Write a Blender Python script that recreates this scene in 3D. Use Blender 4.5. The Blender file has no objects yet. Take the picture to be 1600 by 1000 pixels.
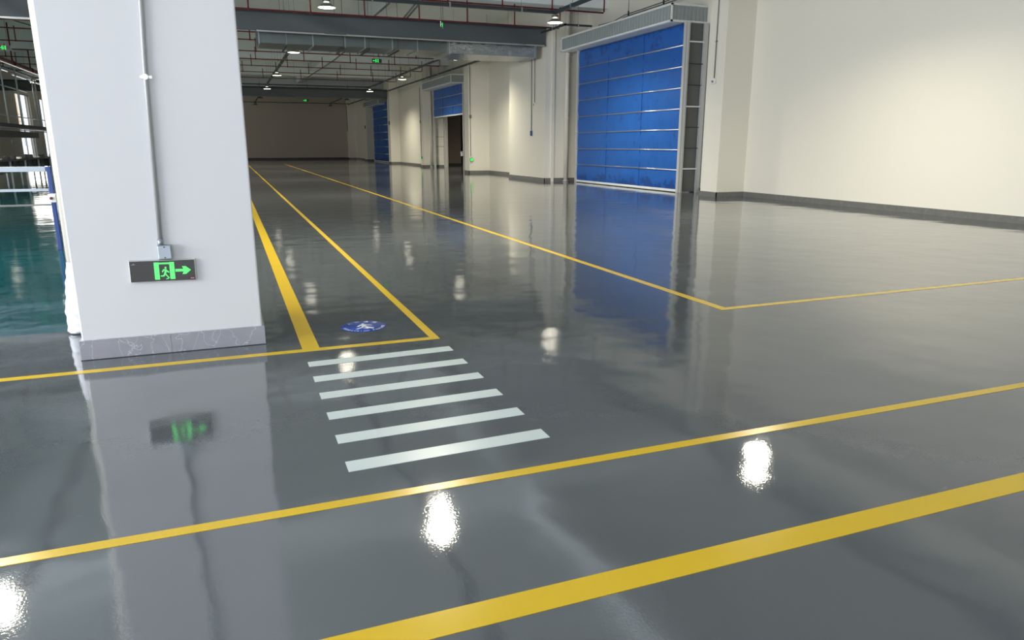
import bpy, bmesh, math, random
from mathutils import Vector, Matrix
random.seed(7)
S = bpy.context.scene
COL = S.collection
R = math.radians
PI = math.pi

# ------------------------------------------------------------------ camera
cd = bpy.data.cameras.new('camera'); cam = bpy.data.objects.new('camera', cd); COL.objects.link(cam)
cd.sensor_width = 36.0; cd.lens = 1117.0 / 1600 * 36.0; cd.clip_end = 400
cam.location = (0, 0, 1.23)
cam.rotation_euler = (R(90 - 13.75), 0, R(-21.25))
S.camera = cam

# ------------------------------------------------------------------ world, daylight, exposure
w = bpy.data.worlds.new('world'); S.world = w; w.use_nodes = True
bg = w.node_tree.nodes['Background']; bg.inputs[0].default_value = (0.78, 0.88, 1.0, 1); bg.inputs[1].default_value = 1.6
def area(name, loc, rot, sx, sy, power, col):
    l = bpy.data.lights.new(name, 'AREA'); l.shape = 'RECTANGLE'; l.size = sx; l.size_y = sy; l.energy = power; l.color = col
    o = bpy.data.objects.new(name, l); COL.objects.link(o); o.location = loc; o.rotation_euler = rot; return o
# daylight entering by the wide loading openings of the wall behind the camera, and by the far left openings; the side light is added
area('daylight_rear_opening', (-3.0, -10.9, 2.6), (R(90), 0, 0), 13.0, 4.4, 235, (0.88, 0.91, 1.0))
area('added_side_daylight', (-12.4, 3.5, 2.7), (0, R(-90), 0), 4.4, 18.0, 3100, (0.93, 0.93, 1.0))  # added source out of view, brightens the right wall
area('daylight_left_opening', (-12.3, 59.5, 2.2), (0, R(-90), 0), 4.2, 5.5, 320, (1.0, 0.95, 0.86))
S.view_settings.view_transform = 'Standard'; S.view_settings.look = 'None'
S.view_settings.exposure = 0.0; S.view_settings.gamma = 1.0; S.view_settings.use_curve_mapping = False
LAMP_W = 290.0
LAMP_COL = (1.0, 0.93, 0.76)

# ------------------------------------------------------------------ materials
def srgb(r, g, b):
    f = lambda c: ((c / 255.0 + 0.055) / 1.055) ** 2.4 if c / 255.0 > 0.04045 else c / 255.0 / 12.92
    return (f(r), f(g), f(b), 1)
def mat(name, col, rough=0.6, metal=0.0, spec=0.5, var=0.0, vscale=3.0, bump=0.0, bscale=20.0, emit=None, estr=0.0):
    m = bpy.data.materials.new(name); m.use_nodes = True; nt = m.node_tree; b = nt.nodes['Principled BSDF']
    b.inputs['Base Color'].default_value = col; b.inputs['Roughness'].default_value = rough
    b.inputs['Metallic'].default_value = metal; b.inputs['Specular IOR Level'].default_value = spec
    if emit: b.inputs['Emission Color'].default_value = emit; b.inputs['Emission Strength'].default_value = estr
    if var or bump:
        tc = nt.nodes.new('ShaderNodeTexCoord')
    if var:
        n = nt.nodes.new('ShaderNodeTexNoise'); n.inputs['Scale'].default_value = vscale; n.inputs['Detail'].default_value = 6
        nt.links.new(tc.outputs['Object'], n.inputs['Vector'])
        mx = nt.nodes.new('ShaderNodeMix'); mx.data_type = 'RGBA'
        mx.inputs[6].default_value = tuple(c * (1 - var) for c in col[:3]) + (1,)
        mx.inputs[7].default_value = tuple(min(1, c * (1 + var)) for c in col[:3]) + (1,)
        nt.links.new(n.outputs['Fac'], mx.inputs[0]); nt.links.new(mx.outputs[2], b.inputs['Base Color'])
    if bump:
        n2 = nt.nodes.new('ShaderNodeTexNoise'); n2.inputs['Scale'].default_value = bscale; n2.inputs['Detail'].default_value = 4
        nt.links.new(tc.outputs['Object'], n2.inputs['Vector'])
        bp = nt.nodes.new('ShaderNodeBump'); bp.inputs['Strength'].default_value = 1.0; bp.inputs['Distance'].default_value = bump
        nt.links.new(n2.outputs['Fac'], bp.inputs['Height']); nt.links.new(bp.outputs['Normal'], b.inputs['Normal'])
    return m

def floor_mat():
    m = bpy.data.materials.new('epoxy_floor'); m.use_nodes = True; nt = m.node_tree; N = nt.nodes; L = nt.links; b = N['Principled BSDF']
    geo = N.new('ShaderNodeNewGeometry'); sep = N.new('ShaderNodeSeparateXYZ'); L.new(geo.outputs['Position'], sep.inputs[0])
    def cmp(sock, op, val):
        n = N.new('ShaderNodeMath'); n.operation = op; L.new(sock, n.inputs[0]); n.inputs[1].default_value = val; return n.outputs[0]
    a = cmp(sep.outputs['X'], 'LESS_THAN', -0.45); c = cmp(sep.outputs['Y'], 'GREATER_THAN', 5.47)
    mu = N.new('ShaderNodeMath'); mu.operation = 'MULTIPLY'; L.new(a, mu.inputs[0]); L.new(c, mu.inputs[1])
    n = N.new('ShaderNodeTexNoise'); n.inputs['Scale'].default_value = 0.9; n.inputs['Detail'].default_value = 7; n.inputs['Distortion'].default_value = 1.2
    L.new(geo.outputs['Position'], n.inputs['Vector'])
    g = N.new('ShaderNodeMix'); g.data_type = 'RGBA'; g.inputs[6].default_value = srgb(82, 87, 90); g.inputs[7].default_value = srgb(93, 98, 101); L.new(n.outputs['Fac'], g.inputs[0])
    t = N.new('ShaderNodeMix'); t.data_type = 'RGBA'; t.inputs[6].default_value = srgb(8, 66, 74); t.inputs[7].default_value = srgb(14, 78, 86); L.new(n.outputs['Fac'], t.inputs[0])
    x = N.new('ShaderNodeMix'); x.data_type = 'RGBA'; L.new(mu.outputs[0], x.inputs[0]); L.new(g.outputs[2], x.inputs[6]); L.new(t.outputs[2], x.inputs[7])
    # short pale scuff marks
    mp = N.new('ShaderNodeMapping'); mp.inputs['Scale'].default_value = (2.2, 11.0, 1); mp.inputs['Rotation'].default_value = (0, 0, 0.35); L.new(geo.outputs['Position'], mp.inputs[0])
    sc = N.new('ShaderNodeTexNoise'); sc.inputs['Scale'].default_value = 1.6; sc.inputs['Detail'].default_value = 3; L.new(mp.outputs[0], sc.inputs['Vector'])
    rp = N.new('ShaderNodeValToRGB'); rp.color_ramp.elements[0].position = 0.735; rp.color_ramp.elements[1].position = 0.80; rp.color_ramp.elements[1].color = (0.12, 0.12, 0.12, 1); L.new(sc.outputs['Fac'], rp.inputs[0])
    ad = N.new('ShaderNodeMix'); ad.data_type = 'RGBA'; ad.blend_type = 'ADD'; ad.inputs[0].default_value = 1; L.new(x.outputs[2], ad.inputs[6]); L.new(rp.outputs[0], ad.inputs[7])
    L.new(ad.outputs[2], b.inputs['Base Color'])
    b.inputs['Roughness'].default_value = 0.045
    b.inputs['IOR'].default_value = 2.15
    w1 = N.new('ShaderNodeTexNoise'); w1.inputs['Scale'].default_value = 1.7; w1.inputs['Detail'].default_value = 2; L.new(geo.outputs['Position'], w1.inputs['Vector'])
    w2 = N.new('ShaderNodeTexNoise'); w2.inputs['Scale'].default_value = 120; w2.inputs['Detail'].default_value = 1; L.new(geo.outputs['Position'], w2.inputs['Vector'])
    b1 = N.new('ShaderNodeBump'); b1.inputs['Distance'].default_value = 0.0065; L.new(w1.outputs['Fac'], b1.inputs['Height'])
    b2 = N.new('ShaderNodeBump'); b2.inputs['Distance'].default_value = 0.00013; L.new(w2.outputs['Fac'], b2.inputs['Height']); L.new(b1.outputs['Normal'], b2.inputs['Normal'])
    L.new(b2.outputs['Normal'], b.inputs['Normal'])
    return m

def shutter_stains(m):
    """dark grimy blotches printed on the cloth, densest along the foot of each door"""
    nt = m.node_tree; N = nt.nodes; L = nt.links; b = N['Principled BSDF']
    src = b.inputs['Base Color'].links[0].from_socket
    tc = N.new('ShaderNodeTexCoord'); geo = N.new('ShaderNodeNewGeometry'); sep = N.new('ShaderNodeSeparateXYZ'); L.new(geo.outputs['Position'], sep.inputs[0])
    n = N.new('ShaderNodeTexNoise'); n.inputs['Scale'].default_value = 3.2; n.inputs['Detail'].default_value = 8; n.inputs['Roughness'].default_value = .7; L.new(tc.outputs['Object'], n.inputs['Vector'])
    z1 = N.new('ShaderNodeMapRange'); L.new(sep.outputs['Z'], z1.inputs[0]); z1.inputs[1].default_value = .16; z1.inputs[2].default_value = .42; z1.inputs[3].default_value = .17; z1.inputs[4].default_value = 0
    z2 = N.new('ShaderNodeMapRange'); L.new(sep.outputs['Z'], z2.inputs[0]); z2.inputs[1].default_value = 3.3; z2.inputs[2].default_value = 4.3; z2.inputs[3].default_value = 0; z2.inputs[4].default_value = .10
    a = N.new('ShaderNodeMath'); a.operation = 'ADD'; L.new(n.outputs['Fac'], a.inputs[0]); L.new(z1.outputs[0], a.inputs[1])
    a2 = N.new('ShaderNodeMath'); a2.operation = 'ADD'; L.new(a.outputs[0], a2.inputs[0]); L.new(z2.outputs[0], a2.inputs[1])
    rp = N.new('ShaderNodeMapRange'); L.new(a2.outputs[0], rp.inputs[0]); rp.inputs[1].default_value = .60; rp.inputs[2].default_value = .66; rp.inputs[3].default_value = 0; rp.inputs[4].default_value = .62
    x = N.new('ShaderNodeMix'); x.data_type = 'RGBA'; L.new(rp.outputs[0], x.inputs[0]); L.new(src, x.inputs[6]); x.inputs[7].default_value = srgb(14, 48, 112)
    L.new(x.outputs[2], b.inputs['Base Color'])

def skirting_mat(name, base, vein, rough):
    m = bpy.data.materials.new(name); m.use_nodes = True; nt = m.node_tree; N = nt.nodes; L = nt.links; b = N['Principled BSDF']
    tc = N.new('ShaderNodeTexCoord')
    n = N.new('ShaderNodeTexNoise'); n.inputs['Scale'].default_value = 9; n.inputs['Detail'].default_value = 8; L.new(tc.outputs['Object'], n.inputs['Vector'])
    mp = N.new('ShaderNodeMapping'); mp.inputs['Scale'].default_value = (1, 1, .45); mp.inputs['Rotation'].default_value = (0.3, .7, .2); L.new(tc.outputs['Object'], mp.inputs[0])
    mxv = N.new('ShaderNodeMix'); mxv.data_type = 'RGBA'; mxv.inputs[0].default_value = .12; L.new(mp.outputs[0], mxv.inputs[6]); L.new(n.outputs['Color'], mxv.inputs[7])
    v = N.new('ShaderNodeTexVoronoi'); v.feature = 'DISTANCE_TO_EDGE'; v.inputs['Scale'].default_value = 10; L.new(mxv.outputs[2], v.inputs['Vector'])
    r = N.new('ShaderNodeValToRGB'); r.color_ramp.elements[0].position = 0.0; r.color_ramp.elements[0].color = vein
    r.color_ramp.elements[1].position = 0.014; r.color_ramp.elements[1].color = (0, 0, 0, 1); L.new(v.outputs['Distance'], r.inputs[0])
    c = N.new('ShaderNodeMix'); c.data_type = 'RGBA'; c.inputs[6].default_value = tuple(x * .8 for x in base[:3]) + (1,); c.inputs[7].default_value = tuple(x * 1.2 for x in base[:3]) + (1,); L.new(n.outputs['Fac'], c.inputs[0])
    a = N.new('ShaderNodeMix'); a.data_type = 'RGBA'; a.blend_type = 'ADD'; a.inputs[0].default_value = .55; L.new(c.outputs[2], a.inputs[6]); L.new(r.outputs[0], a.inputs[7])
    L.new(a.outputs[2], b.inputs['Base Color']); b.inputs['Roughness'].default_value = rough
    return m

M = {}
M['floor'] = floor_mat()
M['wall'] = mat('painted_wall', srgb(226, 222, 208), .62, var=.012, vscale=1.2, bump=.0012, bscale=1.4)
M['pillar'] = mat('white_pillar_paint', srgb(226, 227, 228), .5, var=.012, vscale=2, bump=.0008, bscale=2.5)
M['ceil'] = mat('grey_green_ceiling_paint', srgb(222, 228, 227), .75, var=.03, vscale=.8)
M['skirt'] = skirting_mat('grey_stone_skirting', srgb(110, 110, 106), (.12, .12, .12, 1), .25)
M['grout'] = mat('pale_grout', srgb(190, 190, 186), .7)
M['plinth'] = skirting_mat('veined_marble_plinth', srgb(158, 158, 165), (.45, .45, .47, 1), .22)
M['yellow'] = mat('yellow_floor_paint', srgb(226, 188, 30), .22, var=.03, vscale=6)
M['white_paint'] = mat('white_floor_paint', srgb(212, 222, 216), .25, var=.02, vscale=6)
M['blue_sticker'] = mat('blue_floor_sticker', srgb(20, 66, 160), .35)
M['sticker_white'] = mat('white_sticker_print', srgb(228, 234, 240), .4)
M['shutter'] = mat('blue_shutter_fabric', srgb(27, 92, 172), .5, var=.14, vscale=2.2, bump=.02, bscale=2.6)
shutter_stains(M['shutter'])
M['silver'] = mat('brushed_silver', srgb(205, 205, 200), .28, .85)
M['alum'] = mat('pale_aluminium_frame', srgb(196, 198, 194), .4, .25)
M['box'] = mat('corrugated_grey_sheet', srgb(150, 159, 158), .45, 0)
M['under'] = mat('shaded_soffit_sheet', srgb(104, 112, 116), .6)  # housing sheet in a darker tone, shade of the underside put into the colour
M['trim'] = mat('white_steel_trim', srgb(226, 230, 226), .4, 0)
M['sidesheet'] = mat('grey_side_sheet', srgb(96, 98, 95), .6, var=.15, vscale=3)
M['dark'] = mat('dark_fabric', srgb(52, 54, 54), .7)
M['smoke'] = mat('grey_smoke_curtain_fabric', srgb(82, 88, 90), .5, var=.08, vscale=1.5, bump=.03, bscale=1.3)
M['tray'] = mat('dark_cable_tray_steel', srgb(48, 54, 58), .5, .2)
M['red'] = mat('dark_red_pipe_paint', srgb(104, 22, 26), .4)
M['galv'] = mat('galvanised_steel', srgb(170, 178, 184), .34, .75, var=.12, vscale=12)
M['duct'] = mat('galvanised_duct_sheet', srgb(122, 130, 130), .3, .8, var=.1, vscale=3, bump=.006, bscale=3)
M['pipe'] = mat('cream_plastic_pipe', srgb(222, 218, 204), .35)
M['wrap'] = mat('white_plastic_wrap', srgb(232, 234, 236), .3, bump=.004, bscale=14)
M['conduit'] = mat('grey_conduit', srgb(176, 180, 178), .4, .2)
M['dconduit'] = mat('dull_wall_conduit', srgb(120, 122, 120), .45, .2)
M['signface'] = mat('dark_sign_face', srgb(62, 61, 57), .25)
M['signframe'] = mat('silver_sign_frame', srgb(200, 202, 200), .3, .6)
M['green'] = mat('lit_green_sign', srgb(60, 220, 90), .4, emit=(0.20, 1.0, 0.30, 1), estr=.62)
M['green_far'] = mat('bright_green_sign', srgb(30, 220, 70), .4, emit=(0.04, 1.0, 0.14, 1), estr=.85)
M['redlabel'] = mat('dark_red_label', srgb(92, 20, 36), .4)
M['labelprint'] = mat('grey_label_print', srgb(180, 180, 186), .4)
M['lampbody'] = mat('lamp_housing_aluminium', srgb(120, 124, 118), .4, .6)
M['lampcup'] = mat('lamp_reflector_outside', srgb(112, 118, 104), .35, .4)
M['lens'] = mat('lit_lamp_lens', (1, 1, 1, 1), .4, emit=LAMP_COL + (1,), estr=9.0)
M['lensoff'] = mat('unlit_lamp_lens', srgb(150, 150, 145), .4)
M['ring'] = mat('lit_lamp_collar', (1, 1, 1, 1), .4, emit=(1, .95, .7, 1), estr=1.6)
M['black'] = mat('black_plastic', srgb(28, 30, 32), .4)
M['socket'] = mat('white_socket_plastic', srgb(226, 226, 222), .4)
M['bluesteel'] = mat('blue_painted_steel', srgb(46, 70, 130), .4)
M['rail'] = mat('white_painted_rail', srgb(168, 178, 190), .35)
M['darkcol'] = mat('grey_green_column_paint', srgb(120, 124, 118), .6)
M['innerwall'] = mat('dim_inner_wall_paint', srgb(186, 177, 164), .7)
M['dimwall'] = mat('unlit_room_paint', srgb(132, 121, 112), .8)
M['facade'] = mat('beige_facade', srgb(236, 210, 176), .8)
M['facadelow'] = mat('white_facade_base', srgb(250, 248, 240), .8)
M['led'] = mat('lit_led_tube', (1, 1, 1, 1), .4, emit=(1, 1, .97, 1), estr=.7)
M['part_dark'] = mat('dark_machine_parts', srgb(44, 46, 48), .5, var=.3, vscale=30)

# ------------------------------------------------------------------ mesh helpers
class MB:
    def __init__(s): s.bm = bmesh.new(); s.mats = []
    def mi(s, m):
        if m is None: return 0
        if m not in s.mats: s.mats.append(m)
        return s.mats.index(m)
    def box(s, x0, x1, y0, y1, z0, z1, m=None):
        i = s.mi(m); v = [s.bm.verts.new(p) for p in ((x0,y0,z0),(x1,y0,z0),(x1,y1,z0),(x0,y1,z0),(x0,y0,z1),(x1,y0,z1),(x1,y1,z1),(x0,y1,z1))]
        for f in ((3,2,1,0),(4,5,6,7),(0,1,5,4),(1,2,6,5),(2,3,7,6),(3,0,4,7)):
            s.bm.faces.new([v[k] for k in f]).material_index = i
        return s
    def tube(s, pts, r, n=10, m=None, caps=True):
        i = s.mi(m); P = [Vector(p) for p in pts]; rings = []
        for k, p in enumerate(P):
            d = (P[min(k+1, len(P)-1)] - P[max(k-1, 0)]).normalized()
            a = Vector((0,0,1)) if abs(d.z) < .9 else Vector((1,0,0))
            u = d.cross(a).normalized(); v = d.cross(u)
            rr = r[k] if isinstance(r, (list, tuple)) else r
            rings.append([s.bm.verts.new(p + u*math.cos(2*PI*j/n)*rr + v*math.sin(2*PI*j/n)*rr) for j in range(n)])
        for a, b in zip(rings, rings[1:]):
            for j in range(n):
                f = s.bm.faces.new((a[j], a[(j+1)%n], b[(j+1)%n], b[j])); f.smooth = True; f.material_index = i
        if caps:
            s.bm.faces.new(rings[0][::-1]).material_index = i; s.bm.faces.new(rings[-1]).material_index = i
        return s
    def lathe(s, prof, c=(0,0,0), n=32, m=None):
        i = s.mi(m); rings = []
        for r, z in prof:
            rings.append([s.bm.verts.new((c[0]+max(r,1e-4)*math.cos(2*PI*j/n), c[1]+max(r,1e-4)*math.sin(2*PI*j/n), c[2]+z)) for j in range(n)])
        for a, b in zip(rings, rings[1:]):
            for j in range(n):
                f = s.bm.faces.new((a[j], a[(j+1)%n], b[(j+1)%n], b[j])); f.smooth = True; f.material_index = i
        return s
    def prism(s, poly, fn, t, m=None):
        """poly in 2D, fn maps (a, b, depth) to 3D"""
        i = s.mi(m); f0 = [s.bm.verts.new(fn(a, b, 0)) for a, b in poly]; f1 = [s.bm.verts.new(fn(a, b, t)) for a, b in poly]
        s.bm.faces.new(f0[::-1]).material_index = i; s.bm.faces.new(f1).material_index = i
        for k in range(len(poly)):
            j = (k+1) % len(poly); s.bm.faces.new((f0[k], f0[j], f1[j], f1[k])).material_index = i
        return s
    def build(s, name, m, parent=None, loc=(0,0,0), bevel=0):
        bmesh.ops.recalc_face_normals(s.bm, faces=s.bm.faces[:])
        me = bpy.data.meshes.new(name); s.bm.to_mesh(me); s.bm.free()
        me.materials.append(m)
        for q in s.mats[0:]:
            if q is not m: me.materials.append(q)
        o = bpy.data.objects.new(name, me); COL.objects.link(o); o.location = loc
        if parent: o.parent = parent
        if bevel:
            b = o.modifiers.new('bevel', 'BEVEL'); b.width = bevel; b.segments = 2; b.limit_method = 'ANGLE'
        return o
def empty(name, label, cat, loc=(0,0,0), rz=0, group=None):
    o = bpy.data.objects.new(name, None); COL.objects.link(o); o.location = loc; o.rotation_euler = (0,0,rz)
    o.empty_display_size = .1
    return tag(o, label, cat, group)
def tag(o, label, cat, group=None):
    o['label'] = label; o['category'] = cat
    if group: o['group'] = group
    return o
def struct(o): o['kind'] = 'structure'; return o
def clone(root, loc, label=None, group=None, rz=None):
    c = root.copy(); COL.objects.link(c); c.location = loc
    if rz is not None: c.rotation_euler = (0, 0, rz)
    if label: c['label'] = label
    if group: c['group'] = group
    for ch in list(root.children):
        k = ch.copy(); COL.objects.link(k); k.parent = c
        for g in list(ch.children):
            q = g.copy(); COL.objects.link(q); q.parent = k
    return c

# ------------------------------------------------------------------ the building shell
XW = 11.74      # plane of the right wall in the door bays
ZC = 6.2        # ceiling slab
YB = -11.0      # wall behind the camera
YF = 67.8       # far wall
XL = -12.5      # left wall
struct(MB().box(-13.2, 26, YB-.5, YF+.5, -.2, 0).build('floor', M['floor']))
c = MB().box(-13.2, 12.5, YB-.5, YF+.5, ZC, ZC+.2)
for y in (3.7, 12.7, 21.75, 30.7, 39.7, 48.7, 57.7): c.box(-12.9, 12.0, y, y+.5, 5.45, ZC+.05)
for x in (-6.2, 5.3): c.box(x, x+.45, YB, YF, 5.7, ZC+.05)
struct(c.build('ceiling', M['ceil']))

segs = [  # x of the face, y from, y to : the right wall with its pilasters and door bays
    (11.80, YB, 14.60), (11.00, 14.60, 15.25), (XW, 15.25, 16.75), (XW, 21.9, 23.12),
    (10.20, 23.12, 26.5), (11.00, 26.5, 31.10), (10.05, 31.10, 31.75), (XW, 31.75, 34.95),
    (10.50, 40.9, 41.6), (11.00, 41.6, 49.2), (10.37, 49.2, 49.9), (XW, 49.9, 52.8), (XW, 57.6, 58.9),
    (10.50, 58.9, 60.2), (11.00, 60.2, 67.2), (10.35, 67.2, YF)]
wb = MB(); sk = MB()
for x, y0, y1 in segs:
    wb.box(x, 11.95, y0, y1, 0, ZC+.02)
for y0, y1 in ((16.75, 21.9), (34.95, 40.9), (52.8, 57.6)): wb.box(XW, 11.95, y0, y1, 4.25, ZC+.02)
wb.box(10.42, 10.52, 23.07, 23.14, 0, ZC)      # the slim corner strip of the second pilaster
struct(wb.build('wall_right', M['wall']))
T = .022; HS = .117
prevx = None
for i, (x, y0, y1) in enumerate(segs):
    yy0 = y0
    nxt = segs[i+1][0] if i+1 < len(segs) else x
    gap = i+1 < len(segs) and segs[i+1][1] > y1 + .01
    a, b = y0, y1
    if prevx is not None and prevx > x: a = y0 - T
    sk.box(x-T, x+.002, a, b + (T if (nxt > x) else 0), .0, HS)
    if prevx is not None and prevx > x: sk.box(x-T, prevx, y0-T, y0+.002, 0, HS)
    prevx = x if not gap else x
g = sk
k = YB
gm = M['grout']
while k < 14.5:
    g.box(11.80-T-.0015, 11.80, k, k+.022, .002, HS-.002, gm); k += .8
for q in (14.85, 15.05): g.box(11.0-T-.0015, 11.0, q, q+.01, .002, HS-.002, gm)
for q in (23.6, 24.4, 25.2, 26.0): g.box(10.2-T-.0015, 10.2, q, q+.012, .002, HS-.002, gm)
for q in (27.2, 28.0, 28.8, 29.6, 30.4, 42.4, 43.2, 44.0, 44.8, 45.6, 46.4, 47.2): g.box(11.0-T-.0015, 11.0, q, q+.015, .002, HS-.002, gm)
struct(g.build('baseboard_right', M['skirt']))
# far wall, left wall with its tall openings, wall behind the camera
struct(MB().box(-12.9, 11.95, YF, YF+.3, 0, ZC).build('wall_far', M['innerwall']))
struct(MB().box(XL, 10.35, YF-T, YF+.001, 0, .14).build('baseboard_far', mat('dark_far_skirting', srgb(60, 58, 56), .4)))
wl = MB()
op = [(-6.0, 13.0, 0.3, 5.1), (57.0, 60.8, 0, 4.6), (63.8, 67.2, 0, 4.6)]  # first opening is out of view, added for the side light
y = YB
for a, b, z0, z1 in op:
    if z0: wl.box(XL-.3, XL, a, b, 0, z0)
    wl.box(XL-.3, XL, y, a, 0, ZC); wl.box(XL-.3, XL, a, b, z1, ZC); y = b
wl.box(XL-.3, XL, y, YF, 0, ZC)
struct(wl.build('wall_left', M['innerwall']))
wk = MB()
for a, b in ((-12.8, -9.7), (3.7, 11.95)): wk.box(a, b, YB-.3, YB, 0, ZC)
wk.box(-9.7, 3.7, YB-.3, YB, 4.9, ZC)
struct(wk.build('wall_back', M['wall']))
# window frames in the left openings, the first one unseen and added for light
for i, (a, b, z0, z1) in enumerate(op):
    f = MB()
    f.box(XL-.2, XL-.12, a, a+.07, 0, z1); f.box(XL-.2, XL-.12, b-.07, b, 0, z1)
    f.box(XL-.2, XL-.12, a, b, z1-.07, z1); f.box(XL-.2, XL-.12, a, b, 2.15, 2.22)
    f.box(XL-.2, XL-.12, (a+b)/2-.03, (a+b)/2+.03, 0, z1)
    struct(f.build('window_%d' % (i+1), M['alum']))
# the dim room beyond the second roller door
ib = MB()
ib.box(24.0, 24.3, 25, 62, 0, 6); ib.box(11.95, 24.3, 61.7, 62, 0, 6); ib.box(11.95, 24.3, 24.7, 25, 0, 6); ib.box(11.95, 24.3, 25, 62, 6, 6.2)
struct(ib.build('wall_neighbour', M['dimwall']))
ib = MB(); ib.box(12.9, 13.7, 44.0, 44.8, 0, 6); ib.box(15.4, 16.2, 46.5, 47.3, 0, 6)
struct(ib.build('trim_1', M['dimwall']))
struct(MB().box(12.88, 13.72, 43.98, 44.82, 0, .12).box(15.38, 16.22, 46.48, 47.32, 0, .12).build('baseboard_neighbour', M['dark']))

# ------------------------------------------------------------------ the white pillar in front
pil = empty('pillar', 'big white square pillar carrying the exit sign, on a veined grey marble plinth', 'pillar', (-.3835, 5.2, 0))
def rel(o, x, y, z=0): return (x - o.location.x, y - o.location.y, z)
MB().box(-.500, .500, -.528, .49, .0, ZC+.01).build('shaft', M['pillar'], pil, bevel=.008)
pb = MB().box(-.513, .513, -.546, .508, 0, .118)
pb.box(-.035, -.030, -.5475, -.546, .002, .116, M['grout'])
pb.build('plinth', M['plinth'], pil, bevel=.003)
MB().box(-.515, .515, -.548, .510, 0, .004).build('floor_seal', M['black'], pil)

# drain pipe wrapped in plastic behind the pillar's left corner
dp = empty('drain_pipe', 'white drain pipe beside the big pillar, its foot wrapped in plastic sheet', 'pipe', (-1.012, 5.42, 0))
MB().tube([(0,0,0.02), (0,0,ZC-.01)], .034, 20).build('pipe', M['pipe'], dp)
prof = []
for k in range(41):
    z = .02 + .46 * k / 40
    r = .082 - .044 * max(0, (z-.14)/.34)**1.1 + .0025 * math.sin(z*95) + .002 * math.sin(z*41+1)
    prof.append((r if z < .45 else .038, z))
MB().lathe([(.06, .0)] + prof, n=28).build('plastic_wrap', M['wrap'], dp)
MB().lathe([(.04, .0), (.080, .0), (.081, .022), (.05, .026)], n=28).build('foot_ring', M['duct'], dp)

# conduit down the pillar, clamp, junction box and the exit sign
cy_ = 4.670
con = empty('conduit', 'slim white conduit running down the front of the big white pillar', 'conduit', (-.375, cy_, .665))
MB().tube([(-.033,-.012,0), (-.008,-.012,1.0), (.012,-.012,1.38), (.012,-.012,ZC-.67)], .0125, 14).build('tube', M['conduit'], con)
MB().box(-.032, -.002, -.006, .004, .925, .945).tube([(-.035+.024,-.026,.935),(-.011,-.0,.935)],.016,12).box(-.040,.022,-.004,.004,.927,.943).build('clamp', M['silver'], con)
MB().tube([(-.034,-.012,-.012), (-.033,-.012,.03)], .015, 14).build('coupling', M['galv'], con)
jb = empty('junction_box', 'small galvanised junction box above the exit sign on the big pillar', 'junction box', (-.389, cy_, .575))
MB().box(-.038, .038, -.045, 0, 0, .085).build('case', M['galv'], jb, bevel=.006)
for q in (.073, .012): MB().tube([(0,-.047,q),(0,-.044,q)], .004, 10).build('screw', M['black'], jb)

def man(fn, mb, t, m):
    """the running figure, unit square coordinates (0..1, 0..1)"""
    head = [(.63+.085*math.cos(a), .80+.085*math.sin(a)) for a in [2*PI*k/14 for k in range(14)]]
    torso = [(.43,.70),(.66,.70),(.80,.58),(.92,.50),(.90,.43),(.78,.47),(.68,.53),(.66,.42),(.60,.33),(.44,.33),(.50,.47),(.52,.60),(.46,.60),(.36,.47),(.29,.49),(.33,.60)]
    rear = [(.44,.36),(.56,.30),(.46,.17),(.20,.17),(.14,.20),(.17,.25),(.40,.26)]
    front = [(.50,.36),(.62,.37),(.88,.11),(.90,.05),(.82,.04),(.76,.10)]
    foot = [(.82,.04),(.84,.00),(.62,-.03),(.60,.01),(.72,.05)]
    for p in (head, torso, rear, front, foot): mb.prism(p, fn, t, m)
def exit_sign(name, label, loc, rz, wd, ht, near=False, group=None, hanging=0, arrow=1):
    e = empty(name, label, 'exit sign', loc, rz, group)
    MB().box(-wd/2, wd/2, -.018, 0, -ht/2, ht/2).build('frame', M['signframe'], e, bevel=.002)
    MB().box(-wd/2+.004, wd/2-.004, -.0195, -.018, -ht/2+.004, ht/2-.004).build('face', M['signface'], e)
    g = M['green'] if near else M['green_far']
    s = ht / .132
    fn = lambda a, b, d: (a*s*arrow, -.0196-d, b*s)
    pk = MB()
    x0 = -.047 if near else -.06
    for q in ((x0, x0+.027), (x0+.084, x0+.111)):
        pk.prism([(q[0], -.052), (q[1], -.052), (q[1], .052), (q[0], .052)], fn, .0006)
    pk.prism([(x0+.027, .040), (x0+.084, .040), (x0+.084, .050), (x0+.027, .050)], fn, .0006)
    fm = lambda a, b, d: fn(x0 + .022 + a*.064, -.049 + b*.084, d + .0004)
    man(fm, pk, .0006, None)
    pk.build('running_figure', g, e)
    a0 = x0 + .115
    pa = MB().prism([(a0, -.008), (a0+.045, -.008), (a0+.037, -.024), (a0+.058, -.024), (a0+.086, 0), (a0+.058, .024), (a0+.037, .024), (a0+.045, .008), (a0, .008)], fn, .0008)
    pa.build('arrow', g, e)
    if hanging:
        MB().tube([(-wd*.3,-.01,ht/2),(-wd*.3,-.01,hanging)],.005,6).tube([(wd*.3,-.01,ht/2),(wd*.3,-.01,hanging)],.005,6).build('hanger', M['tray'], e)
    return e
sg = exit_sign('exit_sign', 'dark exit sign with green running figure and right arrow on the big white pillar', (-.411, cy_-.001, .506), 0, .356, .130, near=True)
sg.rotation_euler = (0, R(1.0), 0)
MB().prism([(.139, -.058), (.172, -.058), (.172, -.041), (.139, -.041)], lambda a, b, d: (a, -.0196-d, b), .0006).build('label', M['redlabel'], sg)
for a, b in ((.147,.152),(.154,.158),(.160,.166)): MB().prism([(a,-.053),(b,-.053),(b,-.046),(a,-.046)], lambda a, b, d: (a, -.0203-d, b), .0003).build('print', M['labelprint'], sg)
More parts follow.
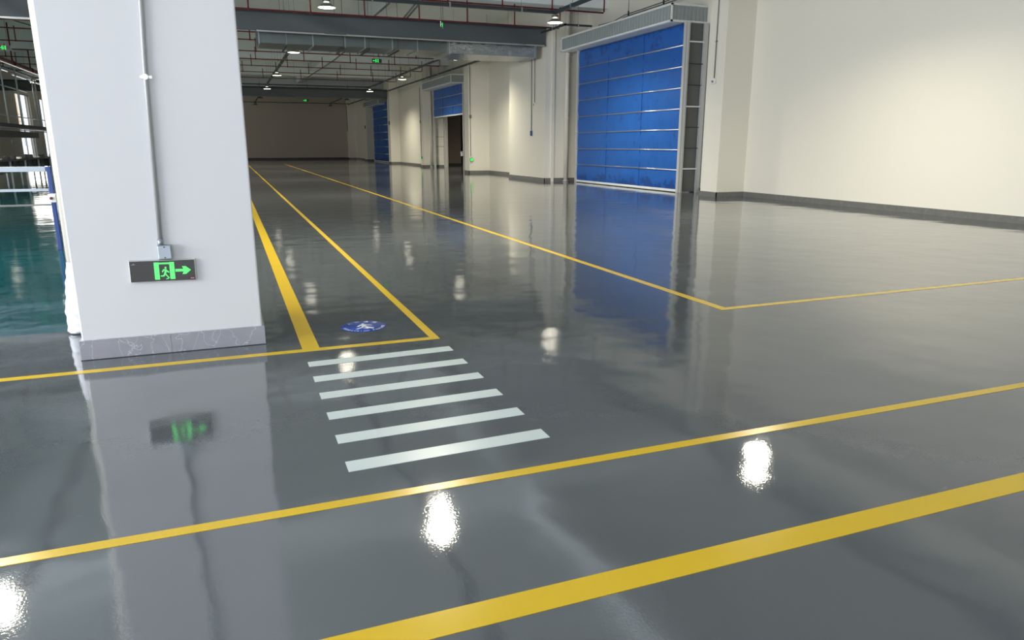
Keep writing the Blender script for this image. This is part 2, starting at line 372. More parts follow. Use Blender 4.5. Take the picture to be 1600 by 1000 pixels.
for a, b, c2, d2 in ((-.166,-.158,.040,.042),(-.156,-.152,.040,.047),(-.150,-.145,.041,.044)): MB().prism([(a,c2),(b,c2),(b,d2),(a,d2)], lambda a, b, d: (a, -.0196-d, b), .0004).build('print', M['labelprint'], sg)

# ------------------------------------------------------------------ painted floor lines
def strip(name, label, polys, m, cat='floor line', group=None, h=.0016):
    b = MB()
    b.prism(polys, lambda a, c, d: (a, c, d), h)
    o = b.build(name, m); return tag(o, label, cat, group)
strip('yellow_line', 'widest yellow floor line crossing the foreground nearest the camera', [(-9, 1.545), (11.7, 1.560), (11.7, 1.660), (-9, 1.645)], M['yellow'])
strip('yellow_line', 'thin yellow floor line running straight across the floor below the white crossing stripes', [(-9, 2.334), (11.7, 2.338), (11.7, 2.390), (-9, 2.384)], M['yellow'])
strip('yellow_line', 'thin yellow line before the pillar turning back into the hall beside the blue floor sticker',
      [(-9, 4.395), (1.198, 4.378), (1.255, 55), (1.195, 55), (1.142, 4.438), (-9, 4.452)], M['yellow'])
strip('yellow_line', 'thick yellow line running into the hall close beside the big white pillar', [(.333, 4.4400), (.437, 4.4400), (.455, 62), (.345, 62)], M['yellow'], h=.0015)
strip('yellow_line', 'thin angled yellow line cornering in the open floor before the blue roller door',
      [(3.444, 4.398), (11.7, 4.49), (11.7, 4.56), (3.515, 4.462), (3.58, 52), (3.52, 52)], M['yellow'])
wd = ['sixth and nearest of the white crossing stripes, counted from the blue sticker', 'fifth white crossing stripe from the blue sticker, second nearest the camera', 'fourth white crossing stripe from the blue sticker', 'third white crossing stripe from the blue sticker', 'second white crossing stripe from the blue sticker', 'first white crossing stripe, directly below the yellow line by the blue sticker']
s0 = strip('crossing_stripe', wd[0], [(.335, 2.604), (1.200, 2.632), (1.200, 2.732), (.335, 2.700)], M['white_paint'], 'crossing stripe', 'white crossing stripes')
for k, dy in enumerate((.289, .581, .876, 1.160, 1.449)):
    c = s0.copy(); COL.objects.link(c); c.location.y = dy; c['label'] = wd[k+1]; c.location.z = 0

# round blue floor sticker
st = empty('floor_sticker', 'round blue pedestrian sticker on the grey floor between the yellow aisle lines', 'floor sticker', (.788, 4.888, 0), R(-4))
MB().lathe([(0, 0), (.158, 0), (.158, .0010), (0, .0010)], n=64).build('disc', M['blue_sticker'], st)
fw = MB()
fz = lambda a, b, d: ((a-.5)*.125, (b-.5)*.165+.003, .0011+d)
man2 = [[(.50+.075*math.cos(q), .90+.06*math.sin(q)) for q in [2*PI*k/14 for k in range(14)]],
        [(.42,.80),(.62,.80),(.70,.72),(.98,.66),(.98,.58),(.66,.62),(.62,.45),(.42,.45),(.40,.62),(.22,.42),(.12,.46),(.30,.72)],
        [(.42,.48),(.55,.45),(.46,.28),(.12,.00),(.02,.06),(.34,.30)], [(.50,.46),(.64,.48),(.76,.30),(1.05,.06),(.95,-.02),(.64,.24)]]
for p in man2: fw.prism(p, fz, .0006)
fw.build('walking_figure', M['sticker_white'], st)
def letters(txt, rad, a0, a1, size, up, name):
    dg = bpy.context.evaluated_depsgraph_get
    for i, ch in enumerate(txt):
        if ch == ' ': continue
        cu = bpy.data.curves.new(name, 'FONT'); cu.body = ch; cu.size = size; cu.align_x = 'CENTER'; cu.align_y = 'CENTER'; cu.extrude = .0003; cu.resolution_u = 2; cu.offset = 0
        tmp = bpy.data.objects.new(name, cu); COL.objects.link(tmp)
        bpy.context.view_layer.update()
        me = bpy.data.meshes.new_from_object(tmp.evaluated_get(dg()))
        bpy.data.objects.remove(tmp)
        a = a0 + (a1-a0)*i/max(1, len(txt)-1)
        rot = a - PI/2 if up else a + PI/2
        M4 = Matrix.Translation((rad*math.cos(a), rad*math.sin(a), .0014)) @ Matrix.Rotation(rot, 4, 'Z')
        me.transform(M4); yield me
for txt, a0, a1, rad, sz, up in (('\u4eba\u884c\u901a\u9053', 135, 48, .128, .036, True), ('PEDESTRIAN PASSAGE', 192, 352, .136, .031, False)):
    for me in letters(txt, rad, R(a0), R(a1), sz, up, 'character'):
        me.name = 'character'; me.materials.clear(); me.materials.append(M['sticker_white'])
        o = bpy.data.objects.new('character', me); COL.objects.link(o); o.parent = st

# ------------------------------------------------------------------ roller doors
def roller_door(label, y0, y1, zbot, xp, bx, by0, by1, bz0, bz1, ztop=4.22, nb=8, back=11.66):
    e = empty('roller_door', label, 'roller door', (xp, (y0+y1)/2, 0))
    ox, oy = xp, (y0+y1)/2
    def B(mb, n, m, p=e, bev=0): return mb.build(n, m, p, (-ox, -oy, 0) if p is e else (0, 0, 0), bev)
    # fabric curtain: a bulging sheet with real thickness between the bars
    bz = [.07 + (ztop-.0-.07) * k / nb for k in range(nb+1)]
    bm = MB(); ny, rows = 40, []
    zs = []
    for k in range(nb):
        for q in range(6): zs.append((bz[k] + (bz[k+1]-bz[k])*q/6, q/6))
    zs.append((bz[-1], 0))
    zs = [z for z in zs if z[0] >= zbot - .001]
    if not zs or zs[0][0] > zbot + .01: zs.insert(0, (zbot, 0))
    for side in (0, .012):
        g = []
        for z, q in zs:
            g.append([bm.bm.verts.new((xp + side - .018*math.sin(PI*q)*(1+.4*math.sin(y*2.3+z*3)), y, z)) for y in [y0+.05+(y1-y0-.1)*j/ny for j in range(ny+1)]])
        for a, b in zip(g, g[1:]):
            for j in range(ny):
                f = bm.bm.faces.new((a[j], a[j+1], b[j+1], b[j])); f.smooth = True
        rows.append(g)
    for a, b in ((0, 0), (-1, -1)):
        for j in range(ny): bm.bm.faces.new((rows[0][a][j], rows[0][a][j+1], rows[1][a][j+1], rows[1][a][j]))
    cur = B(bm, 'curtain', M['shutter'])
    cl = MB()
    for q in (.33, .66): cl.box(xp-.022, xp+.0, y0+(y1-y0)*q-.006, y0+(y1-y0)*q+.006, zbot, ztop)
    B(cl, 'seam', mat('shutter_seam', srgb(20, 76, 158), .5), cur)
    for z in bz[1:-1]:
        if z > zbot + .1:
            B(MB().tube([(xp-.016, y0+.05, z), (xp-.016, y1-.05, z)], .017, 8), 'bar', M['silver'])
    B(MB().box(xp-.03, xp+.03, y0+.04, y1-.04, zbot-.045 if zbot > .2 else .02, zbot+.02), 'bottom_rail', M['trim'])
    if zbot < .2: B(MB().box(xp-.02, xp+.03, y0+.04, y1-.04, 0.001, .02), 'bottom_seal', M['black'])
    for s, yy in ((-1, y0), (1, y1)):
        B(MB().box(xp-.06, xp+.04, yy-.05, yy+.05, 0, bz0-.002).box(xp+.0, xp+.06, yy-.05+s*.02, yy+.05+s*.02, 0, bz0-.002), 'guide_post', M['alum'], bev=.006)
        B(MB().box(back-.06, back+.04, yy-.04+s*.04, yy+.04+s*.04, 0, bz0-.002), 'guide_post', M['alum'])
        if not (zbot > 1 and s > 0): B(MB().box(xp+.065, back-.065, yy-.012-s*.02, yy+.012-s*.02, 0.02, bz0-.01), 'side_sheet', M['sidesheet'])
        for k, z in enumerate((.62, 1.15, 1.68, 2.2, 2.73, 3.25, 3.78)):
            big = k in (0, 3, 6)
            r = .016 if big else .009
            B(MB().box(xp+.05, back-.05, yy+s*.045-r, yy+s*.045+r, z-r, z+r), 'rung', M['trim'] if big else M['tray'])
    # housing on top
    n = int((by1-by0)/.15); hb = MB()
    hb.box(bx+.02, XW, by0+.02, by1-.02, bz0+.012, bz1-.012)
    for k in range(n):
        yy = by0 + .06 + (by1-by0-.12)*(k+.5)/n
        hb.box(bx+.008, bx+.021, yy-.045, yy+.045, bz0+.03, bz1-.03)
    n2 = max(2, int((XW-bx)/.11))
    for k in range(n2):
        xx = bx + .06 + (XW-bx-.08)*(k+.5)/n2
        for yy, d in ((by0+.021, -.013), (by1-.021, .013)):
            hb.box(xx-.033, xx+.033, min(yy, yy+d), max(yy, yy+d), bz0+.03, bz1-.03)
    h = B(hb, 'housing', M['box'])
    t = MB(); e_ = .022
    for z in (bz0, bz1-2*e_):
        t.box(bx-.006, bx+2*e_, by0-.006, by1+.006, z, z+2*e_)
        for yy in (by0, by1): t.box(bx, XW-.001, min(yy-.006, yy+.006)-.0, yy+.03 if yy == by0 else yy+.006, z, z+2*e_)
    for yy in (by0-.006, by1-.03): t.box(bx-.006, bx+.036, yy, yy+.036, bz0, bz1)
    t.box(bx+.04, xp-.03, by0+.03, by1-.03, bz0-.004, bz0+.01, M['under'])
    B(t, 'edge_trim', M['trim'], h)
    return e
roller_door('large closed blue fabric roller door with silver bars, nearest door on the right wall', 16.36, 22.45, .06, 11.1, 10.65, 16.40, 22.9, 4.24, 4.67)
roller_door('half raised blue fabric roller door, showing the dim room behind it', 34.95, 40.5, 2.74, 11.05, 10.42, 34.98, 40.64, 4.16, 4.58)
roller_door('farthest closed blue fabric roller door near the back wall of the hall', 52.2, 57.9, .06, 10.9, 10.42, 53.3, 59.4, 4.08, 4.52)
wbx = empty('control_box', 'small white control box on the half raised roller door post', 'control box', (10.98, 34.98, .80))
MB().box(-.10, 0, -.05, .05, -.1, .12).build('case', M['socket'], wbx, bevel=.006)
MB().tube([(-.05,-.053,.05),(-.05,-.045,.05)],.02,12).build('button', M['redlabel'], wbx)

# ------------------------------------------------------------------ high bay lamps
def lamp_proto(lit=True):
    e = empty('bay_lamp', 'x', 'ceiling lamp', (0,0,0))
    h = MB().lathe([(0,.192),(.05,.192),(.075,.187),(.085,.175),(.085,.14),(.075,.132),(.05,.125),(0,.125)], n=28)
    for k in range(16):
        a = 2*PI*k/16; c, s = math.cos(a), math.sin(a)
        h.prism([(.08,.14),(.095,.14),(.095,.178),(.08,.178)], lambda p, q, d, c=c, s=s: (c*p - s*(d-.002), s*p + c*(d-.002), q), .004)
    h.build('heat_sink', M['lampbody'], e)
    MB().lathe([(.055,.13),(.062,.125),(.062,.108),(.055,.10)], n=28).build('collar', M['ring'] if lit else M['lensoff'], e)
    MB().lathe([(.06,.102),(.085,.092),(.13,.066),(.175,.032),(.205,.006),(.212,-.002),(.206,-.006),(.195,.002),(.165,.03),(.12,.062),(.06,.09)], n=36).build('reflector', M['lampcup'], e)
    MB().lathe([(.198,-.002),(.15,-.010),(.08,-.014),(0,-.015)], n=36).build('lens', M['lens'] if lit else M['lensoff'], e)
    MB().tube([(0,0,.19),(0,0,.20)], .02, 8).build('hook', M['tray'], e)
    return e
if 'lampW': pass
L1 = lamp_proto(True); L0 = lamp_proto(False)
ld = bpy.data.lights.new('lamp_light', 'SPOT'); ld.energy = LAMP_W * 4; ld.color = LAMP_COL; ld.spot_size = R(150); ld.spot_blend = .8; ld.shadow_soft_size = .16
xs = {2.5: 'second row from the right', 8.42: 'row nearest the right wall', -3.1: 'row left of the big pillar', -9.0: 'leftmost row'}
ys = [9.5, 18.5, 27.55, 36.65, 45.45, 54.5, 63.5]
depth = {-1: '', 1: 'over the crossing stripes', 2: 'before the first smoke curtain', 3: 'just beyond the metal duct', 4: 'midway down the hall', 5: 'before the second smoke curtain', 6: 'just past the second smoke curtain', 7: 'by the far wall'}
protos_used = [False, False]
for x, rn in xs.items():
    for i, y in enumerate(ys, 1):
        lit = i < 6
        pr = L1 if lit else L0
        lab = '%s bell lamp %s, %s' % ('glowing' if lit else 'unlit grey', depth[i], rn)
        if not protos_used[lit]: protos_used[lit] = True; o = pr; o.location = (x, y, 4.385)
        else: o = clone(pr, (x, y, 4.385))
        o['label'] = lab; o['group'] = 'high bay lamps under the ceiling'
        if lit:
            lo = bpy.data.objects.new('lamp_light', ld); COL.objects.link(lo); lo.location = (x, y, 4.355)

# ------------------------------------------------------------------ cable trays
def tray(label, pts, z, wdt=.09, ht=.055, hang=1.8, hz=None, nm='cable_tray'):
    e = empty(nm, label, 'cable tray', (pts[0][0], pts[0][1], z)); ox, oy = pts[0]
    b = MB()
    for (ax, ay), (bx, by) in zip(pts, pts[1:]):
        if abs(ax-bx) < .01: b.box(ax-wdt/2-ox, ax+wdt/2-ox, min(ay,by)-wdt/2-oy, max(ay,by)+wdt/2-oy, 0, ht)
        else: b.box(min(ax,bx)-wdt/2-ox, max(ax,bx)+wdt/2-ox, ay-wdt/2-oy, ay+wdt/2-oy, 0, ht)
    b.build('channel', M['tray'], e)
    for (ax, ay), (bx, by) in zip(pts, pts[1:]):
        Ln = math.hypot(bx-ax, by-ay); n = max(1, int(Ln/hang))
        for k in range(n):
            t = (k+.5)/n; x = ax+(bx-ax)*t-ox; y = ay+(by-ay)*t-oy
            along = abs(ax-bx) < .01
            dx, dy = (wdt/2+.012, .016) if along else (.016, wdt/2+.012)
            h = MB().tube([(x,y,ht),(x,y,(hz or ZC)-z)], .005, 6)
            h.build('hanger', M['dconduit'], e)
            MB().box(x-dx, x+dx, y-dy, y+dy, -.012, ht+.02).build('bracket', M['galv'], e)
    return e
tray('dark cable tray crossing the hall just before the first smoke curtain', [(-9.0, 18.5), (8.42, 18.5)], 4.60, .1, .075)
tray('dark cable tray running toward the camera from the lamp nearest the right wall', [(8.42, 18.38), (8.42, 0)], 4.60, .1, .075)
tray('dark cable tray above the second row of lamps, running into the hall', [(2.5, 25.5), (2.5, 45.34)], 4.60, .1, .06)
tray('dark cable tray above the right row of lamps, running into the hall', [(8.42, 25.0), (8.42, 45.34)], 4.60, .1, .06)
tray('dark cable tray crossing the hall before the second smoke curtain', [(-9, 45.45), (8.42, 45.45)], 4.60, .1, .06, 2.6)
tray('dark cable tray over the unlit lamps in the second row past the second curtain', [(2.5, 52), (2.5, 63.8)], 4.60, .08, .05, 3)
tray('dark cable tray over the unlit lamps nearest the right wall past the second curtain', [(8.42, 52), (8.42, 63.8)], 4.60, .08, .05, 3)
tray('dark cable tray crossing the hall by the far wall', [(-9, 63.9), (9.95, 63.9)], 4.60, .08, .05, 3)
tray('dark cable tray along the upper right wall, passing above the half raised door', [(9.95, 63.8), (9.95, 50.3)], 4.54, .08, .06, 2.2, nm='cable_tray')
tray('long dark cable tray along the right wall between the two smoke curtains', [(9.95, 48.4), (9.95, 24.8)], 4.56, .08, .06, 2.2)
tray('short dark cable tray stepping from the first smoke curtain to the near roller door housing', [(9.75, 22.4), (9.75, 20.7), (10.60, 20.7)], 4.70, .07, .05, 1.0)

for x, lab in ((-3.1, 'row left of the big pillar'), (-9.0, 'leftmost lamp row')):
    for a, b, q in ((0, 18.38, 'in the near bay'), (18.62, 22.8, 'before the first smoke curtain'), (23.3, 45.34, 'in the middle bay'), (50, 63.8, 'in the far bay')):
        tray('dark cable tray over the %s, %s' % (lab, q), [(x, a), (x, b)], 4.60, .09, .055, 3)
tray('dark cable tray over the second lamp row, in the near bay', [(2.5, 18.38), (2.5, 0)], 4.60, .09, .055, 3)
# unseen lamps with a tray, added to keep the next room from going black
tray('dark cable tray under the ceiling of the dim room behind the half raised door', [(15.0, 27), (15.0, 45)], 4.60, .1, .06, 3, hz=6.0)
for y, lab in ((29.0, 'nearer'), (37.5, 'farther')):
    clone(L1, (15.0, y, 4.385), 'added unseen %s bell lamp lighting the dim room behind the half raised door' % lab, 'added lamps of the next room')
    lo = bpy.data.objects.new('lamp_light', ld); COL.objects.link(lo); lo.location = (15.0, y, 4.355)
# ------------------------------------------------------------------ smoke curtains
def smoke(label, x0, x1, y, z0, z1):
    e = empty('smoke_curtain', label, 'smoke curtain', (x0, y, 0)); b = MB(); n = 90; g = []
    for side in (0, .02):
        gg = []
        for q in range(9):
            t = q/8
            row = []
            for j in range(n+1):
                x = (x1-x0)*j/n
                ph = x*1.7
                wv = .022*math.sin(ph+2*t)*math.sin(x*.61+1) + .028*math.sin(x*3.1+4*t)*max(0, math.sin(x*.9))
                row.append(b.bm.verts.new((x, side+wv, z0+(z1-z0)*t)))
            gg.append(row)
        for a, c in zip(gg, gg[1:]):
            for j in range(n):
                f = b.bm.faces.new((a[j], a[j+1], c[j+1], c[j])); f.smooth = True
        g.append(gg)
    for a in (0, -1):
        for j in range(n): b.bm.faces.new((g[0][a][j], g[0][a][j+1], g[1][a][j+1], g[1][a][j]))
    b.build('fabric', M['smoke'], e)
    MB().box(0, x1-x0, -.02, .045, z1-.01, z1+.05).build('top_rail', M['tray'], e)
    return e
s1 = smoke('long grey smoke curtain hanging across the hall before the metal duct', -12.4, 10.16, 23.02, 4.42, 4.95)
MB().box(13.5, 22.5, -.03, .04, 4.395, 4.435).build('bottom_bar', M['silver'], s1)
MB().box(0, 8.4, -.03, .04, 4.39, 4.435).build('bottom_bar', M['silver'], s1)
s2 = smoke('second grey smoke curtain hanging across the far half of the hall', -12.4, 10.34, 49.6, 4.22, 4.76)
MB().box(0, 22.7, -.03, .04, 4.20, 4.235).build('bottom_bar', M['dconduit'], s2)

# ------------------------------------------------------------------ metal duct
du = empty('air_duct', 'galvanised rectangular air duct behind the long grey smoke curtain', 'air duct', (1.15, 24.1, 4.14))
MB().box(0, 5.75, -.7, .7, 0, .48).build('duct_run', M['duct'], du, bevel=.004)
for x in (.02, .78, 1.55, 2.5, 3.1, 3.95, 4.75):
    MB().box(x-.015, x+.015, -.735, .735, -.035, .515).build('flange', M['galv'], du)
for x in (.75, 2.42, 3.2, 4.1):
    MB().box(x, x+.04, -.80, .80, -.075, -.037).tube([(x+.02,-.77,-.06),(x+.02,-.77,1.9)],.006,6).tube([(x+.02,.77,-.06),(x+.02,.77,1.9)],.006,6).build('support', M['tray'], du)
# wider foil clad end piece
MB().prism([(5.75,-.85),(8.75,-.85),(8.75,.55),(6.1,.95),(5.75,.95)], lambda a, b, d: (a, b, -.07+d), .5).build('end_section', mat('shiny_foil_duct', srgb(176,182,184), .22, .85, var=.1, vscale=4, bump=.02, bscale=6), du, bevel=.004)
MB().box(5.73, 5.76, -.88, .98, -.10, .46).build('flange', M['silver'], du)
for k in range(9):
    MB().tube([(5.95+k*.32,-.852,.1),(5.95+k*.32,-.875,.1)], .022, 8).build('pin', M['silver'], du)
MB().box(8.70, 8.76, -.87, .60, -.09, .45).build('flange', M['galv'], du)

# ------------------------------------------------------------------ sprinkler pipes
def sprinkler(label, y, x0, x1, risers, z=4.84, r=.022, rl=.55, down=()):
    e = empty('sprinkler_pipe', label, 'sprinkler pipe', (x0, y, z))
    MB().tube([(0,0,0), (x1-x0-.03,0,0), (x1-x0,0,.03), (x1-x0,0,rl)], r, 8).build('main_pipe', M['red'], e)
    for x in risers:
        MB().tube([(x-x0,0,0), (x-x0,0,rl)], r*.95, 8).tube([(x-x0-.03,0,0),(x-x0+.03,0,0)], r*1.35, 8).build('riser', M['red'], e)
    return e
R22 = [-10.4,-8.8,-7.2,-5.6,-4.0,-2.4,-.8,.89,2.53,4.03,5.63,7.11,8.64]
sprinkler('dark red sprinkler pipe running just in front of the first grey smoke curtain', 22.0, -12, 10.18, R22, 4.82, rl=.62)
sprinkler('dark red sprinkler pipe nearest the camera, above the crosswise cable tray', 19.3, -12, 10.3, [-8.8,-5.6,-2.4,.9,2.6,4.1,5.71,7.23,8.69], 4.86, rl=.62)
od = ['first', 'second', 'third', 'fourth', 'fifth', 'sixth', 'seventh']
for k, (y, xe) in enumerate(((26.5, 8.9), (28.4, 9.6), (31.7, 9.4), (34.5, 9.75), (37.3, 9.6), (40.4, 9.75), (43.8, 9.7))):
    st0 = -9.9 + (k % 2) * 1.3
    rs = [st0 + 1.62*j*(1 if k % 3 else 1.25) for j in range(14)]
    sprinkler('thin dark red sprinkler pipe, %s behind the metal duct' % od[k], y, -10.4, xe, [q for q in rs if q < xe-.3], 4.85, .02, .5)
for k, (y, xe) in enumerate(((52.5, 8.2), (55.0, 9.2), (57.5, 8.8), (60.3, 9.0))):
    sprinkler('dim sprinkler pipe, %s behind the second smoke curtain' % od[k], y, -12, xe, [-10+3.1*j+(k%2) for j in range(6)], 4.85, .02, .4)
rm = empty('main_pipe', 'thick dark red water main under the ceiling at the far left', 'water pipe', (-8.1, 24, 4.58))
MB().tube([(0,0,0),(0,21.2,0)], .10, 16).build('pipe', M['red'], rm)
for k in range(7): MB().tube([(0,1+k*3.1,.05),(0,1+k*3.1,ZC-4.58)], .03, 8).tube([(0,.92+k*3.1,0),(0,1.08+k*3.1,0)], .125, 16).build('hanger', M['red'], rm)
lt = tag(MB().box(-8.01, -7.99, 25, 45, 4.445, 4.46).build('light_strip', M['led']), 'thin bright strip below the thick red main at upper left', 'light strip')
# thin conduit crooked along the ceiling centre
cc = tag(MB().tube([(5.1,23.6,5.5),(5.1,31,5.5),(4.95,31.2,5.0),(4.95,35,5.0),(4.95,47,5.2)], .03, 8).build('ceiling_conduit', M['dconduit']), 'thin grey conduit under the mid-hall ceiling, running into the hall between the lamp rows', 'conduit')
tag(MB().tube([(5.75,14,5.6),(5.75,20.8,5.6),(5.45,21.6,5.2),(5.4,23.3,4.97)], .028, 8).tube([(5.9,14,5.6),(5.9,20.8,5.6),(5.56,21.6,5.2),(5.5,23.3,4.97)], .028, 8).build('ceiling_conduit', M['dconduit']), 'paired grey conduits dropping from the ceiling beam to the first smoke curtain', 'conduit')
tag(MB().tube([(-5.6,23.8,5.1),(-7.0,28,5.55),(-6.6,31.5,5.5),(-6.0,33,5.45)], .02, 8).build('hanging_cable', M['black']), 'loose black cable sagging under the ceiling at the upper left', 'cable')

# hanging exit signs
exit_sign('exit_sign', 'small green exit sign hanging in front of the first grey smoke curtain', (5.42, 18.9, 4.22), R(62), .36, .13, hanging=1.9, arrow=-1)
exit_sign('exit_sign', 'small green exit sign with left arrow hanging past the duct over the middle aisle', (5.41, 27.55, 4.22), R(0), .36, .14, hanging=1.9, arrow=-1)
exit_sign('exit_sign', 'tiny green exit sign hanging beyond the second smoke curtain', (5.35, 52.8, 4.20), R(0), .40, .15, hanging=1.9, arrow=-1)
exit_sign('exit_sign', 'small green exit sign hanging at the upper left, beyond the big pillar', (-6.28, 28.2, 4.22), R(0), .40, .14, hanging=1.9, arrow=-1)
# low green signs on the right wall
for lab, loc, rz in (('little green sign low on the wall pier left of the half raised door', (10.47, 41.25, .53), R(-90)), ('little green sign low on the wall pier right of the half raised door', (10.14, 31.08, .60), R(0))):
    e = empty('wall_sign', lab, 'exit sign', loc, rz)
    MB().box(-.06, .06, -.05, .0, -.08, .08).build('case', M['tray'], e, bevel=.004)
    MB().box(-.05, .05, -.056, -.05, -.06, .06).build('lit_face', M['green_far'], e)

# ------------------------------------------------------------------ wall conduits, sockets
def wall_run(label, pts, r=.013, name='wall_conduit', m='dconduit', clamps=()):
    o = MB().tube(pts, r, 8)
    for c in clamps: o.box(c[0]-.02, c[0]+.02, c[1]-.03, c[1]+.03, c[2]-.012, c[2]+.012)
    return tag(o.build(name, M[m]), label, 'conduit')
def wbox(label, loc, s=(.05,.05,.06), m='socket', cat='wall socket', name='wall_socket', slot=True):
    e = empty(name, label, cat, loc)
    MB().box(-s[0], 0, -s[1], s[1], -s[2], s[2]).build('case', M[m], e, bevel=.008)
    if slot:
        MB().box(-s[0]-.006, -s[0], -s[1]*.45, s[1]*.45, -s[2]*.5, s[2]*.5).build('cover', M['dconduit'], e)
    return e
wall_run('thin grey conduit down the near pilaster right of the blue roller door', [(10.98,14.95,ZC),(10.98,14.95,2.78)], clamps=((10.985,14.95,3.6),(10.985,14.95,5.0)))
wbox('small white socket box on the near pilaster right of the blue roller door', (10.998,14.95,2.70), (.06,.075,.05))
wall_run('longer grey conduit down the face of the pilaster left of the blue roller door', [(10.18,24.28,4.5),(10.18,24.28,1.75)], .016)
wall_run('shorter grey conduit beside the longer one on the pilaster left of the blue roller door', [(10.18,24.0,4.4),(10.18,24.0,2.68)], .013)
wbox('blue fronted switch box at the foot of the longer conduit on the left pilaster', (10.198,24.28,1.64), (.05,.06,.09), 'bluesteel', 'switch box', 'switch_box')
wbox('small white socket box at the foot of the shorter conduit on the left pilaster', (10.198,24.0,2.60), (.05,.06,.06))
wall_run('thin grey conduit down the wall pier left of the half raised door', [(10.48,41.4,4.4),(10.48,41.4,.66)], .014)
wbox('little grey box halfway down the conduit left of the half raised door', (10.498,41.4,2.53), (.05,.045,.07), 'dconduit', 'switch box', 'switch_box')
wall_run('thin grey conduit down the wall pier right of the half raised door', [(10.12,31.08,4.7),(10.12,31.08,.74)], .014)
e = wbox('little grey box halfway down the conduit right of the half raised door', (10.12,31.097,2.45), (.05,.045,.07), 'dconduit', 'switch box', 'switch_box'); e.rotation_euler = (0,0,R(90))
wbox('dark switch box on the pier right of the farthest roller door', (10.368,49.35,2.67), (.05,.08,.12), 'black', 'switch box', 'switch_box')
wbox('dark switch box on the pier left of the farthest roller door', (10.498,59.3,2.62), (.05,.08,.12), 'black', 'switch box', 'switch_box')
wall_run('dark conduit in the corner of the far wall', [(10.33,67.4,4.7),(10.33,67.4,2.45)], .03, m='tray')
for k, (z, yy) in enumerate(((5.02, 0), (4.96, 0))):
    wall_run('%s of two thin lines running along the wall above the near roller door' % ('upper' if k == 0 else 'lower'), [(11.55,1.0,z+.12),(11.55,20.3,z+.02),(11.5,20.9,z-.08),(11.3,21.5,z-.12),(11.3,21.55,4.66)], .012, 'wall_cable', 'tray')
for y in (16.2, 18.2, 20.1):
    tag(MB().tube([(11.55,y,5.0),(11.55,y,ZC)], .008, 6).box(11.53,11.57,y-.015,y+.015,4.98,5.12).build('hanger_rod', M['tray']), {16.2: 'hanger rod above the right end of the near roller door housing', 18.2: 'hanger rod above the middle of the near roller door housing', 20.1: 'hanger rod above the left part of the near roller door housing'}[y], 'hanger', 'hanger rods over the near roller door')
# cream downpipes beside the doors
for lab, x, y, r in (('tall cream downpipe beside the left edge of the large blue roller door', 10.95, 23.0, .075), ('tall cream downpipe beside the left edge of the half raised door', 10.9, 40.75, .075)):
    e = empty('downpipe', lab, 'pipe', (x, y, 0))
    MB().tube([(0,0,.03),(0,0,ZC-.01)], r, 20).build('pipe', M['pipe'], e)
    MB().tube([(0,0,0),(0,0,.045)], r+.03, 20).build('foot_collar', M['conduit'], e)
    for z in (2.1, 4.2): MB().tube([(0,0,z-.04),(0,0,z+.04)], r+.006, 20).build('joint', M['pipe'], e)

# ------------------------------------------------------------------ left background
for k, (x, y) in enumerate(((-11.0, 31.3), (-11.0, 40.3))):
    e = tag(MB().box(x-.5, x+.5, y-.5, y+.5, 0, ZC).build('pillar', M['darkcol']), ('grey green pillar at the far left edge, nearer one', 'grey green pillar at far left, standing before the bright opening')[k], 'pillar')
# suspended production line: tray, shelf, rods
ov = empty('overhead_rack', 'black overhead rack hung on slim white rods above the production bench at far left', 'overhead rack', (-7, 26, 0))
MB().box(-.12, .12, 0, 11.2, 1.84, 1.96).build('beam', M['tray'], ov)
MB().box(-.25, .02, 0, 8.6, 1.50, 1.72).build('shelf', M['part_dark'], ov)
MB().box(-.13, .13, 0, 11.2, 1.80, 1.835).build('lower_rail', M['galv'], ov)
for k, y in enumerate((3.6, 4.3, 5.4, 6.2, 7.3, 9.1, 9.9, 11.0)):
    MB().tube([(.05 if k % 2 else -.2, y, 1.96), (.05 if k % 2 else -.2, y, 3.95)], .026, 8).build('rod', M['conduit'], ov)
for y in (2, 3.6, 5.4, 7.3): MB().tube([(-.2, y, 1.2), (-.2, y, 1.52)], .008, 6).build('hook', M['galv'], ov)
for lab, y0, y1, z in (('nearest bright tube light across the overhead rack rods', 29.5, 31.8, 3.80), ('middle bright tube light across the overhead rack rods', 32.4, 34.4, 3.74), ('farthest bright tube light across the overhead rack rods', 34.9, 37.4, 3.72), ):
    e = empty('tube_light', lab, 'tube light', (-7.08, y0, z), 0, 'tube lights over the production line')
    MB().box(-.04, .04, 0, y1-y0, .0, .04).build('housing', M['rail'], e)
    MB().tube([(0,0.05,-.012),(0,y1-y0-.05,-.012)], .014, 8).build('tube', M['led'], e)
for lab, y0, y1, z in (('upper white rail between the overhead rack rods', 30.0, 34.0, 3.22), ('lower white rail between the overhead rack rods', 29.0, 37.0, 2.22)):
    tag(MB().box(-7.06, -7.0, y0, y1, z, z+.03).build('rack_rail', M['rail']), lab, 'rail')
bn = empty('work_bench', 'long dark production bench full of small parts at far left under the overhead rack', 'work bench', (-7, 24, 0))
MB().box(-.5, .25, 0, 13.0, .70, .76).build('top', M['tray'], bn)
MB().box(-.45, .2, 12.4, 12.98, .36, .70).build('end_cabinet', M['dark'], bn)
for y in (1, 3, 5, 7, 9, 11, 12.8):
    for x in (-.42, .2): MB().box(x-.025, x+.025, y-.025, y+.025, 0, .70).build('leg', M['rail'], bn)
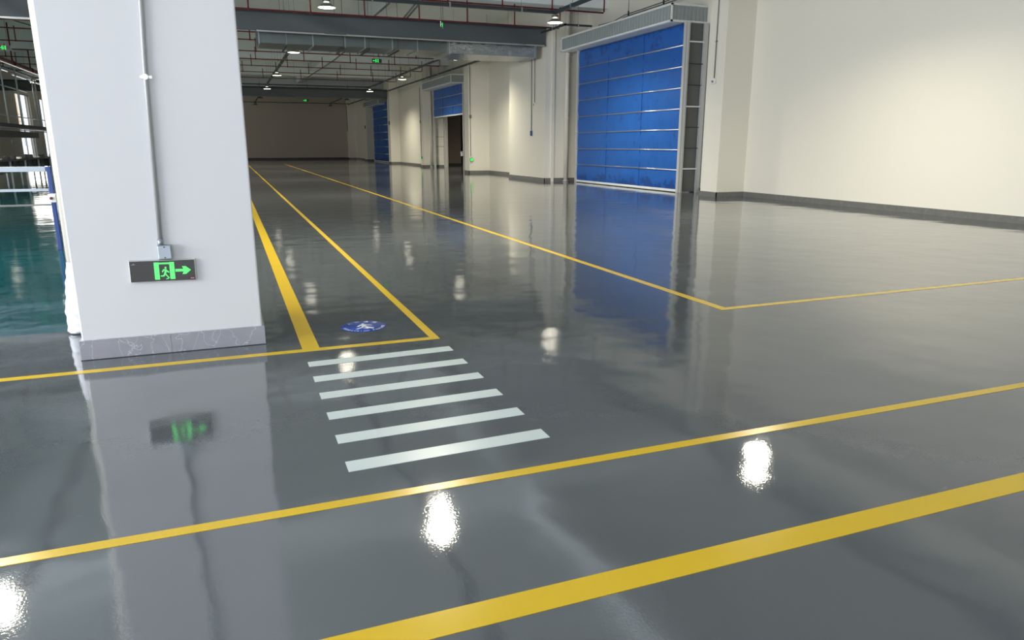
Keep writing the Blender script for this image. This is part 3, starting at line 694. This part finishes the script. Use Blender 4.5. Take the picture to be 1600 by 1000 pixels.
for y in (2, 4, 6, 8, 10): MB().box(-.35, .05, y, y+.7, .28, .68).build('drawer_unit', M['part_dark'], bn)
rb = random.Random(3)
for k in range(14):
    y = 24.4 + k*.88; x = -6.92 + rb.uniform(-.1, .08); h = rb.uniform(.05, .16)
    e = tag(MB().box(x-.09, x+.09, y-.12, y+.12, .76, .76+h).build('parts_bin', M['socket'] if k % 3 == 1 else M['part_dark'], bevel=.008), 'small parts bin standing on the long dark production bench', 'bin', 'parts bins on the production bench')
# white guard rail with blue post
gr = empty('guard_rail', 'white guard rail with a blue end post standing left of the big pillar', 'guard rail', (-1.97, 10.0, 0))
MB().box(-.022, .022, -.03, .03, 0, .985).build('post', M['bluesteel'], gr, bevel=.004)
MB().box(-6.0, -.03, -.02, .03, .925, .985).build('top_rail', M['rail'], gr, bevel=.004)
MB().box(-6.0, -.03, -.015, .015, .70, .73).build('middle_rail', M['rail'], gr)
MB().box(-6.0, -.03, -.012, .012, .53, .55).build('lower_rail', M['dconduit'], gr)
MB().box(-5.9, -5.84, -.03, .03, 0, .985).build('post', M['bluesteel'], gr, bevel=.004)
MB().box(.04, .12, .03, .09, .42, .93).build('side_panel', M['conduit'], gr)
es = empty('stop_button', 'white emergency stop box on the blue post of the guard rail', 'stop button', (-1.97, 9.971, .62))
MB().box(-.035, .045, -.05, 0, -.05, .05).build('case', M['socket'], es, bevel=.006)
MB().tube([(0,-.05,0),(0,-.075,0)], .016, 14).build('button', M['redlabel'], es)
# the building outside the left openings
fc = empty('building', 'pale beige building seen outside through the bright left openings', 'building', (-20, 66, 0))
MB().box(-.5, 0, -18, 26, 1.9, 12).build('upper_wall', M['facade'], fc)
MB().box(-.5, .05, -18, 26, 0, 1.9).build('base_wall', M['facadelow'], fc)
for z in (3.6, 4.3): MB().box(.3, .34, -18, 26, z, z+.04).build('railing', mat('red_railing', srgb(190, 110, 90), .6), fc)
tag(MB().box(-40, -13.21, 40, 110, -.25, -.05).build('pavement', mat('pale_pavement', srgb(225, 222, 214), .8)), 'pale sunlit ground outside the left openings', 'ground')['kind'] = 'structure'
